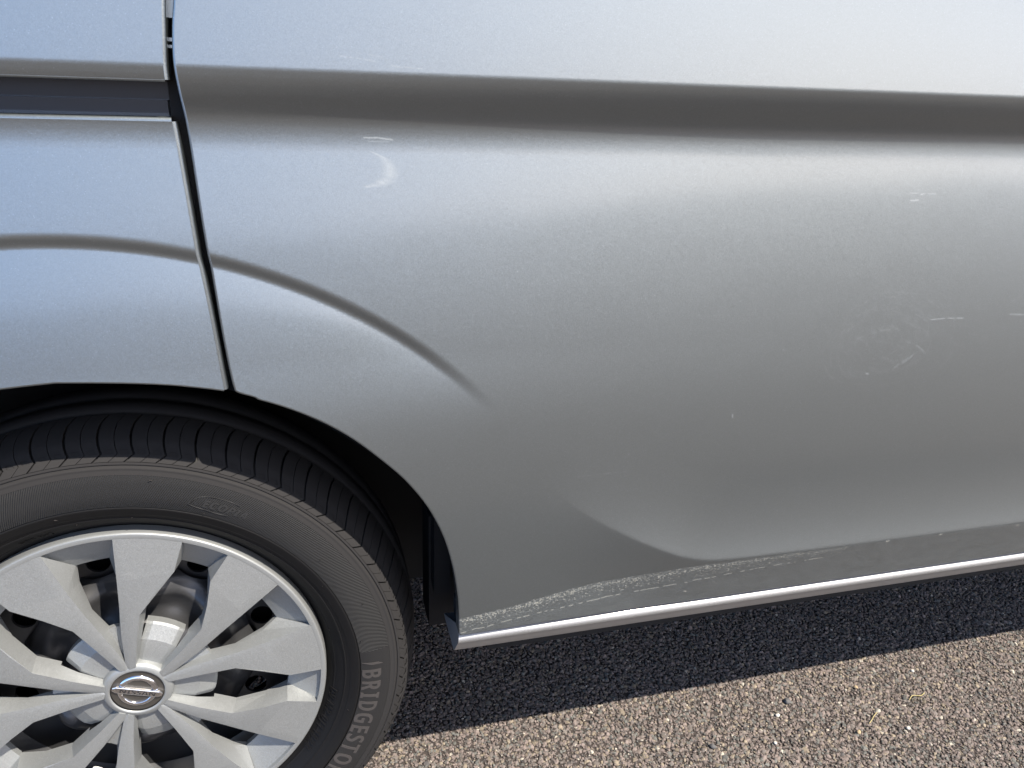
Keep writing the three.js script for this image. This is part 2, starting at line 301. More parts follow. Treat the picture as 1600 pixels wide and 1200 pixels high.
// ---------------------------------------------------------------- the van's side, as a surface z(x, y)
const HUB = 0.332;
const prof2 = {};
const prof = (() => {       // profile over height, integrated from how far the sheet leans: degrees, positive where it faces up
  const y = [0.25, 0.385, 0.44, 0.50, 0.55, 0.60, 0.65, 0.70, 0.75, 0.80, 0.84, 0.87, 0.90, 0.92, 0.94, 0.950, 0.959, 0.966, 0.974, 0.982, 0.990, 1.000, 1.009, 1.0145, 1.0165, 1.019, 1.05, 1.10, 1.20, 1.45];
  const lean = [-5, -3.6, -2.8, -2.1, -1.5, -0.8, 0, 0.9, 1.8, 2.5, 2.9, 3.15, 3.4, 3.6, 3.7, 2.9, 0, -6, -19, -35, -41, -34, -25, -18, -5, 1.6, 2.4, 3.6, 6.0, 12];
  const f = interp(y, lean), n = 2301, h = 0.0005, y0 = 0.28, out = [0];
  for (let i = 1; i < n; i++) out.push(out[i - 1] - Math.tan(f(y0 + (i - 0.5) * h) * D2R) * h);
  const shift = 0.0705 - out[Math.round((0.65 - y0) / h)];
  const under = interp([0.955, 0.966, 0.974, 0.982, 0.990, 1.000, 1.009, 1.0165, 1.02, 1.45], [0, 0.0005, 0.0024, 0.0064, 0.0126, 0.0204, 0.0254, 0.0283, 0.0283, 0.0283]);   // how far the groove steps back
  prof2.under = under;
  return yy => { const t = clamp((yy - y0) / h, 1, n - 3), i = Math.floor(t), u = t - i, a = out[i - 1], b = out[i], c = out[i + 1], d = out[i + 2]; return shift + b + 0.5 * u * (c - a + u * (2 * a - 5 * b + 4 * c - d + u * (3 * (b - c) + d - a))); };
})();
const swoop = [[0.455, 0.607], [0.4795, 0.5848], [0.5204, 0.5507], [0.575, 0.516], [0.6202, 0.492], [0.6487, 0.4795], [0.6787, 0.4712], [0.7239, 0.4675], [0.80, 0.466], [1.0, 0.4650], [2.6, 0.4620]];
const swoopFine = (() => { const c = new THREE.CatmullRomCurve3(swoop.map(p => new THREE.Vector3(p[0], p[1], 0)), false, 'centripetal'); return c.getPoints(420).map(p => [p.x, p.y]); })();
function swoopAt(x, y) {
  if (y > 0.72 || x < 0.38) return 0;
  let best = 1e9, bi = 0, bt = 0;
  for (let i = 0; i < swoopFine.length - 1; i++) {
    const [ax, ay] = swoopFine[i], [bx, by] = swoopFine[i + 1], dx = bx - ax, dy = by - ay, t = clamp(((x - ax) * dx + (y - ay) * dy) / (dx * dx + dy * dy)), d = (x - ax - t * dx) ** 2 + (y - ay - t * dy) ** 2;
    if (d < best) { best = d; bi = i; bt = t; }
  }
  const [ax, ay] = swoopFine[bi], [bx, by] = swoopFine[bi + 1], side = (bx - ax) * (y - ay) - (by - ay) * (x - ax), d = Math.sqrt(best), px = lerp(ax, bx, bt);
  const amp = 0.0118 * smooth(0.455, 0.655, px);
  const s = side > 0 ? d : -d, r = Math.sqrt(s * s + 0.0000035);   // rounded crest
  const up = Math.pow(Math.max(0, 1 - r / 0.125), 2.6), dn = Math.pow(Math.max(0, 1 - r / 0.085), 1.4), m = smooth(-0.0025, 0.0025, s);
  return amp * lerp(dn, up, m);
}
function bodyZ(x, y) {
  let z = prof(y) - 0.30 * (1 - smooth(0.05, 0.75, x)) * prof2.under(y)          // the groove is shallower towards the tail
    - 0.034 * (1 - smooth(0.05, 0.95, x)) * (Math.min(y, 0.95) > 0.66 ? (Math.min(y, 0.95) - 0.66) * smooth(0.66, 0.76, y) : 0);   // and the sheet leans a little more there
  const dy = y - HUB, rho = Math.hypot(x, dy), th = Math.atan2(dy, Math.abs(x)) / D2R;
  const amp = 0.0046 * smooth(40.5, 58, th), r0 = 0.5355;
  if (rho < r0 + 0.03 && amp > 0) {
    const one = s => s > 0 ? 1 - smooth(-0.001, 0.0125, s) : 1 + (s * 0.040 - 0.0015 * (1 - Math.exp(s / 0.02))) / 0.0050;
    const s = rho - r0; let a = 0; for (let k = -3; k <= 3; k++) a += one(s + k * 0.0006) / 7;
    z -= amp * a;
  }
  return z + swoopAt(x, y) + 0.00016 * nz(x * 7, y * 8, 4.4) + 0.00004 * nz(x * 23, y * 26, 1.3);   // pressed sheet is never quite true
}
function bodyN(p) {
  const e = 0.0006, x = p[0], y = p[1], dx = (bodyZ(x + e, y) - bodyZ(x - e, y)) / (2 * e), dy = (bodyZ(x, y + e) - bodyZ(x, y - e)) / (2 * e), l = Math.hypot(dx, dy, 1);
  return [-dx / l, -dy / l, 1 / l];
}
const metreUV = p => [p[0], p[1]];
const doorUV = p => [(p[0] - DX0) / DW, (p[1] - DY0) / DH];
// rolled hem along an open edge: pts = [[x, y] ...], outward = left-hand (+1) or right-hand (-1) side of the path
function hem(pts, side, rad = 0.0022, deep = 0.014, uvf = metreUV) {
  const n = pts.length, P = [], N = [], U = [], I = [], K = 7;
  for (let i = 0; i < n; i++) {
    const a = pts[Math.max(0, i - 1)], b = pts[Math.min(n - 1, i + 1)], L = Math.hypot(b[0] - a[0], b[1] - a[1]), ox = -(b[1] - a[1]) / L * side, oy = (b[0] - a[0]) / L * side, [x, y] = pts[i], z = bodyZ(x, y);
    for (let k = 0; k < K; k++) {
      const ang = Math.min(k, K - 2) / (K - 2) * Math.PI / 2, o = rad * Math.sin(ang), zz = z - rad * (1 - Math.cos(ang)) - (k === K - 1 ? deep : 0);
      const px = x + ox * o, py = y + oy * o; P.push(px, py, zz); N.push(ox * Math.sin(ang), oy * Math.sin(ang), Math.cos(ang)); U.push(...uvf([px, py]));
      if (i && k) { const c = i * K + k, d = c - K; if (side > 0) I.push(d - 1, c - 1, d, c - 1, c, d); else I.push(d - 1, d, c - 1, c - 1, d, c); }
    }
  }
  const g = new THREE.BufferGeometry(); g.setAttribute('position', new THREE.Float32BufferAttribute(P, 3)); g.setAttribute('normal', new THREE.Float32BufferAttribute(N, 3)); g.setAttribute('uv', new THREE.Float32BufferAttribute(U, 2)); g.setIndex(I); return g;
}
const merge = list => mergeGeometries(list);

// edges
const HR = 0.0022;                                        // hem radius
const archPts = [[0, 0.7488], [0.0322, 0.7468], [0.0853, 0.7419], [0.1347, 0.7333], [0.1527, 0.7288], [0.205, 0.7081], [0.2468, 0.6823], [0.2832, 0.6492], [0.3115, 0.6176], [0.3373, 0.5762], [0.354, 0.533], [0.3649, 0.4816], [0.3690, 0.4419], [0.3700, 0.4030], [0.3702, 0.36]];
const archY = interp(archPts.slice(0, 11).map(p => p[0]).concat([0.3649]), archPts.slice(0, 11).map(p => p[1]).concat([0.4816]));   // y of the lip over x
const archX = (() => { const r = archPts.slice(3).reverse(); return interp(r.map(p => p[1]), r.map(p => p[0])); })();               // x of the lip over y
const doorEdge = interp([0.70, 0.7285, 0.7419, 0.8523, 0.8737, 0.9577, 0.9781, 0.9984, 1.0165, 1.0408, 1.0637, 1.14], [0.1527, 0.1505, 0.1482, 0.1388, 0.1370, 0.1325, 0.1313, 0.1302, 0.1298, 0.1315, 0.1352, 0.150]);
const YD0 = 0.4040, YD1 = 1.135, XD1 = 1.44;
const corner = 0.7295;
const doorLeft = y => y > corner + 0.004 ? doorEdge(y) + HR : y > corner - 0.006 ? lerp(archX(corner - 0.006) + HR, doorEdge(corner + 0.004) + HR, smooth(corner - 0.006, corner + 0.004, y)) : archX(y) + HR;

const van = new THREE.Group(); van.name = 'van'; scene.add(van);
van.userData = { label: 'silver minivan parked on asphalt, its scuffed sliding door and rear wheel showing', category: 'van' };

// ---- sliding door
{
  const ys = []; for (let y = YD0; y < 0.55; y += 0.0024) ys.push(y); for (let y = 0.55; y < 0.735; y += 0.0015) ys.push(y); for (let y = 0.735; y < 0.95; y += 0.0028) ys.push(y); for (let y = 0.95; y < 1.035; y += 0.0012) ys.push(y); for (let y = 1.035; y <= YD1 + 1e-6; y += 0.005) ys.push(Math.min(y, YD1));
  const nv = ys.length - 1, nu = 560;
  const g = grid(nu, nv, (u, v) => { const y = ys[Math.round(v * nv)], x0 = doorLeft(y), x = lerp(x0, XD1, Math.pow(u, 1.6)); return [x, y, bodyZ(x, y)]; }, bodyN, doorUV);
  const left = []; for (let y = YD1; y > 0.75; y -= 0.006) left.push([doorLeft(y), y]); for (let y = 0.75; y > 0.60; y -= 0.0012) left.push([doorLeft(y), y]); for (let y = 0.60; y > YD0; y -= 0.005) left.push([doorLeft(y), y]); left.push([doorLeft(YD0), YD0]);
  const bottom = []; for (let x = doorLeft(YD0); x < XD1; x += 0.01) bottom.push([x, YD0]); bottom.push([XD1, YD0]);
  const right = []; for (let y = YD0; y < YD1; y += 0.006) right.push([XD1, y]); right.push([XD1, YD1]);
  const door = mesh('sliding_door', merge([g, hem(left, -1, HR, 0.016, doorUV), hem(bottom, -1, HR, 0.012, doorUV), hem(right, -1, HR, 0.016, doorUV)]), M.door, van);
  door.userData.label = 'silver sliding door with a pale hook-shaped scuff and dried dirt along its foot';
}
// ---- rear quarter panel: above and below the slide rail slot
const XQ0 = -1.02;
const quarterEdge = interp([0.70, 0.733, 0.8453, 0.853, 0.8742, 0.9665, 0.9761], [0.1478, 0.1447, 0.1340, 0.1328, 0.1314, 0.1250, 0.1244]);
const YQ1 = 0.9762;
{
  const yb = x => { const a = Math.abs(x); return a < 0.3649 ? archY(a) : lerp(0.4816, 0.30, smooth(0.3649, 0.372, a)); };
  const us = []; for (let x = XQ0; x < -0.38; x += 0.04) us.push(x); for (let x = -0.38; x < -0.36; x += 0.0015) us.push(x); for (let x = -0.36; x < -0.14; x += 0.006) us.push(x);
  const HQ = 0.0036, xb1 = quarterEdge(0.7345) - HQ; for (let x = -0.14; x < xb1; x += 0.0022) us.push(x); us.push(xb1);
  const nu = us.length - 1, nv = 130, yv = v => v < 0.75 ? v / 0.75 * 0.9 : 0.9 + (v - 0.75) / 0.25 * 0.1;
  const g = grid(nu, nv, (u, v) => {
    const xb = us[Math.round(u * nu)], y0 = yb(xb) + HR, y = lerp(y0, YQ1 - 0.004, yv(v)), k = smooth(XQ0, 0.0, xb), x = xb + k * (quarterEdge(y) - HQ - xb1) * clamp((xb + 0.3) / (xb1 + 0.3));
    return [x, y, bodyZ(x, y)];
  }, bodyN, metreUV);
  const right = []; for (let y = yb(xb1) + HR; y < YQ1 - 0.004; y += 0.004) right.push([quarterEdge(y) - HQ, y]); right.push([quarterEdge(YQ1 - 0.004) - HQ, YQ1 - 0.004]);
  const bottom = []; for (let x = -0.364; x < xb1; x += 0.004) bottom.push([x, yb(x) + HR]); bottom.push([xb1, yb(xb1) + HR]);
  const top = []; for (let x = XQ0; x < 0.12; x += 0.02) top.push([x, YQ1 - 0.004]); top.push([quarterEdge(YQ1) - HQ, YQ1 - 0.004]);
  mesh('rear_quarter_panel', merge([g, hem(right, -1, HQ, 0.016), hem(bottom, -1, HR, 0.02), hem(top, 1, 0.004, 0.024)]), M.paint, van);
  // upper band
  const YU0 = 1.0035, e = interp([0.98, 1.0054, 1.0173, 1.0359, 1.0632, 1.14], [0.1236, 0.1241, 0.1246, 0.1262, 0.1288, 0.142]);
  const gu = grid(120, 70, (u, v) => { const y = YU0 + 0.002 + Math.pow(v, 1.8) * (YD1 - YU0 - 0.002), x = lerp(XQ0, e(y) - HR, 1 - Math.pow(1 - u, 1.6)); return [x, y, bodyZ(x, y)]; }, bodyN, metreUV);
  const r2 = []; for (let y = YU0 + 0.002; y < YD1; y += 0.003) r2.push([e(y) - HR, y]);
  const b2 = []; for (let x = XQ0; x < 0.115; x += 0.02) b2.push([x, YU0 + 0.002]); b2.push([e(YU0) - HR, YU0 + 0.002]);
  mesh('quarter_panel_upper_band', merge([gu, hem(r2, -1, 0.003, 0.02), hem(b2, -1, 0.002, 0.02)]), M.paint, van);
  // slide rail slot: a dark channel between the two
  const ch = mesh('slide_rail_channel', join([box(XQ0, 0.118, 0.965, 1.015, 0.006, 0.012), box(XQ0, 0.118, 0.962, 0.9685, 0.012, 0.046), box(XQ0, 0.118, 1.008, 1.0135, 0.012, 0.056)]), M.rail, van);
  mesh('slide_rail', box(XQ0, 0.116, 0.976, 0.988, 0.012, 0.024), M.rail, ch);
}
// ---- jambs behind the shut lines, coloured black for the shade in the gap
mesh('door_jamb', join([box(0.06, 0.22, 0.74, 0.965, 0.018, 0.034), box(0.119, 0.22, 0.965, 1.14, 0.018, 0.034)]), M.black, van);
{
  const s = mesh('jamb_strip', join([box(0.118, 0.16, 1.052, 1.135, 0.034, 0.052), box(0.118, 0.16, 1.0345, 1.0372, 0.034, 0.055), box(0.118, 0.16, 1.0295, 1.0318, 0.034, 0.055)]), M.paintPlain, van);  // silver strips of the jamb itself, added as the pale bits in the gap
  s.userData.label = 'pale strip deep in the shut line above the rail slot';
}
// ---- sill moulding under the door
{
  const c = [[0.3990, 0.040], [0.3990, 0.0500], [0.3982, 0.0553], [0.3964, 0.0592], [0.3935, 0.0618], [0.3900, 0.0629], [0.3868, 0.0625], [0.3842, 0.0608], [0.3700, 0.0530], [0.3672, 0.0508], [0.3660, 0.0470], [0.3662, 0.030], [0.3670, -0.02]];
  const curve = new THREE.CatmullRomCurve3(c.map(p => new THREE.Vector3(0, p[0], p[1])), false, 'centripetal'), pts = curve.getPoints(70);
  const xEnd = y => lerp(0.3672, 0.3712, clamp((y - 0.366) / 0.03));
  const g = grid(160, 70, (u, v) => { const p = pts[Math.round(v * 70)]; return [lerp(xEnd(p.y), 2.46, u), p.y, p.z]; }, null, metreUV);
  const capPts = pts.map(p => new THREE.Vector2(p.z, p.y)); const cap = new THREE.ShapeGeometry(new THREE.Shape(capPts)); cap.rotateY(-Math.PI / 2); 
  const cp = cap.attributes.position; for (let i = 0; i < cp.count; i++) { cp.setX(i, xEnd(cp.getY(i))); }
  cap.computeVertexNormals();
  const s = mesh('sill_moulding', merge([g, cap]), M.bright, van);
  s.userData.label = 'bright silver moulding strip under the sliding door';
  mesh('rocker_panel', join([box(0.38, 2.46, 0.372, 0.397, -0.02, 0.036), box(0.385, 2.46, 0.39, 0.4035, 0.03, 0.047)]), M.black, van);
}
// ---- wheel house, inner lip, mud guard and underside
{
  const liner = grid(72, 6, (u, v) => { const a = lerp(6.5, 183, u) * D2R, z = lerp(-0.34, 0.034, v); return [0.412 * Math.cos(a), HUB + 0.412 * Math.sin(a), z]; });
  mesh('wheel_arch_liner', join([liner, box(-0.43, 0.43, 0.2, 0.76, -0.34, -0.33)]), M.black, van);
  mesh('mud_guard', join([box(0.352, 0.405, 0.33, 0.50, -0.10, -0.045), box(0.355, 0.375, 0.40, 0.56, -0.045, -0.02)]), M.rubber, van);
  mesh('underbody', join([box(0.44, 2.5, 0.30, 0.36, -1.6, -0.06), box(0.46, 2.5, 0.18, 0.30, -1.55, -0.15), box(-1.0, -0.41, 0.26, 0.34, -1.6, 0.0), box(-0.43, 0.43, 0.30, 0.36, -1.4, -0.34)]), M.black, van);
}

// ---------------------------------------------------------------- the wheel
const polar = (r, a, z) => [r * Math.cos(a * D2R), r * Math.sin(a * D2R), z];
const lathe = (pts, seg = 160) => { const g = new THREE.LatheGeometry(pts.map(p => new THREE.Vector2(p[0], p[1])), seg); g.rotateX(Math.PI / 2); return g; };   // (r, z)
const sideZ = interp([0.205, 0.214, 0.222, 0.232, 0.243, 0.256, 0.270, 0.285, 0.294, 0.300, 0.306], [-0.026, -0.020, -0.010, 0.001, 0.0095, 0.0155, 0.0175, 0.0160, 0.0133, 0.0112, 0.0090]);
const font = await new FontLoader().loadAsync('fonts/droid/droid_sans_bold.typeface.json');
// letters bent round the sidewall; tops outwards, read clockwise
function ringText(text, size, rad, a0, opt = {}) {
  const { depth = 0.0012, lift = -0.0004, gap = 1, slant = 0, stretch = 1, zf = sideZ } = opt, list = [];
  let x = 0; const tess = new TessellateModifier(0.0035, 5);
  for (const chr of text) {
    if (chr === ' ') { x += size * 0.4 * stretch; continue; }
    let g = new TextGeometry(chr, { font, size, depth, curveSegments: 5, bevelEnabled: false });
    g = tess.modify(g.index ? g.toNonIndexed() : g); const p = g.attributes.position; g.computeBoundingBox();
    const w = g.boundingBox.max.x * stretch;
    for (let i = 0; i < p.count; i++) {
      const tx = x + (p.getX(i) + slant * p.getY(i)) * stretch, r = rad + p.getY(i), a = a0 * D2R - tx / (rad + size / 2);
      p.setXYZ(i, r * Math.cos(a), r * Math.sin(a), zf(r) + lift + p.getZ(i));
    }
    g.computeVertexNormals(); list.push(g); x += w + size * 0.13 * gap;
  }
  return list;
}
function makeTyre() {
  const t = new THREE.Group(); t.name = 'tyre';
  const R = []; const add = (a, b, n) => { for (let i = 0; i <= n; i++) R.push(lerp(a, b, i / n)); };
  // inner sidewall with its moulded rings
  const ringZ = r => sideZ(r) + 0.0011 * Math.exp(-(((r - 0.2385) / 0.0009) ** 2)) - 0.0010 * smooth(0.2560, 0.2566, r) * (1 - smooth(0.2572, 0.2590, r)) + 0.0012 * smooth(0.2440, 0.2450, r) * (1 - smooth(0.2545, 0.2562, r)) * 0.4 + 0.0008 * Math.exp(-(((r - 0.226) / 0.0007) ** 2));
  const inner = []; for (let r = 0.200; r <= 0.2575; r += 0.0004) inner.push([r, ringZ(r)]);
  mesh('sidewall', lathe(inner, 200), M.rubber, t);
  // hatched band
  const bandArc = (a0, a1, n) => grid(n, 24, (u, v) => { const r = lerp(0.2575, 0.2935, v); return polar(r, lerp(a0, a1, u), sideZ(r) + 0.0003); }, null, (p, u, v) => [lerp(a0, a1, u) / 360 * 400, v * 8]);
  mesh('hatched_band', bandArc(5, 205, 140), M.hatch, t);
  mesh('smooth_band', bandArc(-155, 5, 120), M.plain, t);
  const outer = []; for (let r = 0.2935; r <= 0.3062; r += 0.0003) outer.push([r, sideZ(r) + 0.0006 - 0.0016 * Math.exp(-(((r - 0.3025) / 0.0007) ** 2)) + 0.0006 * Math.exp(-(((r - 0.3) / 0.0014) ** 2))]);
  mesh('shoulder_ring', lathe(outer, 200), M.tread, t);
  // carcass under the tread blocks and the ribs further in
  mesh('carcass', lathe([[0.300, 0.0085], [0.306, 0.0055], [0.3135, 0.000], [0.3205, -0.012], [0.3245, -0.030], [0.3262, -0.050], [0.327, -0.09], [0.326, -0.15], [0.318, -0.175], [0.28, -0.185], [0.21, -0.175]], 160), M.rubber, t);
  mesh('tread_rib', lathe([[0.327, -0.0605], [0.3345, -0.062], [0.335, -0.076], [0.335, -0.088], [0.327, -0.0895]], 160), M.tread, t);
  mesh('tread_rib', lathe([[0.326, -0.098], [0.335, -0.099], [0.3345, -0.126], [0.326, -0.127]], 160), M.tread, t);
  // shoulder blocks between the kinked cross grooves
  const NB = 64, pitch = 360 / NB;
  const path = [[0.3062, 0.0088, 0], [0.3095, 0.0066, -0.75], [0.3130, 0.0035, -1.5], [0.3160, 0.0000, -1.15], [0.3195, -0.0060, -0.75], [0.3235, -0.0140, -0.45], [0.3270, -0.0240, -0.35], [0.3300, -0.0360, -0.45], [0.3315, -0.0470, -0.9], [0.3318, -0.0545, -1.3]];
  const nIn = path.map((p, i) => { const a = path[Math.max(0, i - 1)], b = path[Math.min(path.length - 1, i + 1)], dr = b[0] - a[0], dz = b[1] - a[1], l = Math.hypot(dr, dz); return [-Math.abs(dz) / l, -Math.abs(dr) / l]; });   // inward (r, z)
  const shapeBlock = (a0, a1, depth, notch) => {
    const K = path.length, f = [];
    const P = (i, k, d) => { const s = k / 4, off = path[i][2], a = lerp(a0, a1, s) + off; return polar(path[i][0] + nIn[i][0] * d, a, path[i][1] + nIn[i][1] * d); };
    for (let i = 0; i < K - 1; i++) {
      for (let k = 0; k < 4; k++) { const dn = notch && (i === 2) && (k === 1 || k === 2) ? 0.0007 : 0; f.push([P(i, k, dn), P(i, k + 1, dn), P(i + 1, k + 1, dn), P(i + 1, k, dn)]); }
      f.push([P(i, 0, 0), P(i + 1, 0, 0), P(i + 1, 0, depth[i + 1]), P(i, 0, depth[i])]);
      f.push([P(i + 1, 4, 0), P(i, 4, 0), P(i, 4, depth[i]), P(i + 1, 4, depth[i + 1])]);
    }
    for (let k = 0; k < 4; k++) f.push([P(K - 1, k, 0), P(K - 1, k + 1, 0), P(K - 1, k + 1, 0.006), P(K - 1, k, 0.006)]);
    return polyGeo(f);
  };
  const full = path.map((p, i) => i < 1 ? 0.0006 : i < 3 ? 0.0014 : i < 5 ? 0.0026 : 0.0055), fine = path.map((p, i) => i < 2 ? 0.0006 : 0.0014);
  const blockGeo = toCreasedNormals(join([shapeBlock(0.22, pitch * 0.5 - 0.07, full.map((d, i) => Math.max(d, fine[i])), true), shapeBlock(pitch * 0.5 + 0.07, pitch - 0.22, full, true)]), 0.7);
  for (let i = 0; i < NB; i++) { const b = mesh('tread_block' + (i ? '_' + String(i).padStart(3, '0') : ''), blockGeo, M.tread, t); b.rotation.z = i * pitch * D2R; }
  // lettering
  const big = ringText('BRIDGESTONE', 0.0236, 0.2585, -0.6, { depth: 0.0012, stretch: 0.80, gap: 1.0 });
  const flag = new THREE.Shape([[0, 0], [0.0075, 0.012], [0.0075, 0.0255], [0.002, 0.020]].map(p => new THREE.Vector2(...p)));
  const fg = new TessellateModifier(0.004, 4).modify(new THREE.ExtrudeGeometry(flag, { depth: 0.0012, bevelEnabled: false })), fp = fg.attributes.position;
  for (let i = 0; i < fp.count; i++) { const r = 0.2585 + fp.getY(i), a = 1.4 * D2R - fp.getX(i) * 0.55 / 0.27; fp.setXYZ(i, r * Math.cos(a), r * Math.sin(a), sideZ(r) - 0.0003 + fp.getZ(i)); }
  fg.computeVertexNormals();
  mesh('lettering', join([...big, fg]), M.letter, t);
  mesh('model_lettering', join(ringText('ECOPIA', 0.0085, 0.2675, 68.6, { depth: 0.0012, slant: 0.3, stretch: 1.1 })), M.hatch, t);
  {
    const leaf = new THREE.CatmullRomCurve3([[71.3, 0.2675], [69.5, 0.2775], [66.5, 0.281], [63.0, 0.2815], [60.5, 0.280]].map(([a, r]) => new THREE.Vector3(...polar(r, a, sideZ(r) + 0.0004))));
    const leaf2 = new THREE.CatmullRomCurve3([[71.3, 0.2675], [69.0, 0.2655], [66, 0.2640], [62, 0.2645]].map(([a, r]) => new THREE.Vector3(...polar(r, a, sideZ(r) + 0.0004))));
    mesh('model_lettering_outline', join([new THREE.TubeGeometry(leaf, 30, 0.0006, 6), new THREE.TubeGeometry(leaf2, 20, 0.0006, 6)]), M.hatch, t);
  }
  const brk = (a, s) => { const pts = [[a - s * 0.9, 0.2185], [a, 0.2190], [a, 0.2385]].map(([b, r]) => new THREE.Vector3(...polar(r, b, sideZ(r) + 0.0003))); return new THREE.TubeGeometry(new THREE.CatmullRomCurve3(pts, false, 'centripetal'), 24, 0.0004, 5); };
  mesh('date_code', join([...ringText('D9 M2 0J1 1323', 0.0085, 0.2235, -11.0, { depth: 0.0018, gap: 2.2 }), brk(-9.2, 1), brk(-38.6, -1)]), M.rubber, t);
  mesh('size_code', join(ringText('NEW M+2', 0.0050, 0.2275, 111.5, { depth: 0.0011, gap: 1.4 })), M.rubber, t);
  // moulding whiskers
  const hair = [];
  for (const [a, r, s] of [[96, 0.2345, 0.7], [83, 0.2385, 0.8], [103, 0.226, 0.5], [52, 0.233, 0.6], [46.5, 0.2395, 0.6], [12, 0.2265, 0.6], [12.4, 0.2385, 0.6], [99, 0.248, 1.6], [79, 0.288, 1.4], [67, 0.259, 0.9], [37, 0.272, 0.9], [30, 0.251, 0.5], [20, 0.279, 0.4], [9, 0.262, 0.4], [-16, 0.247, 0.8], [118, 0.262, 1.0], [130, 0.236, 0.8], [86, 0.2205, 0.5], [60, 0.2215, 0.5]]) {
    const p = new THREE.Vector3(...polar(r, a, sideZ(r) - 0.0005)), q = new THREE.Vector3(...polar(r + 0.0022 * s, a + 0.5 * s, sideZ(r) + 0.0032));
    hair.push(new THREE.TubeGeometry(new THREE.LineCurve3(p, q), 1, 0.0004, 5));
  }
  mesh('moulding_whiskers', join(hair), M.letter, t).userData.kind = 'stuff';
  return t;
}
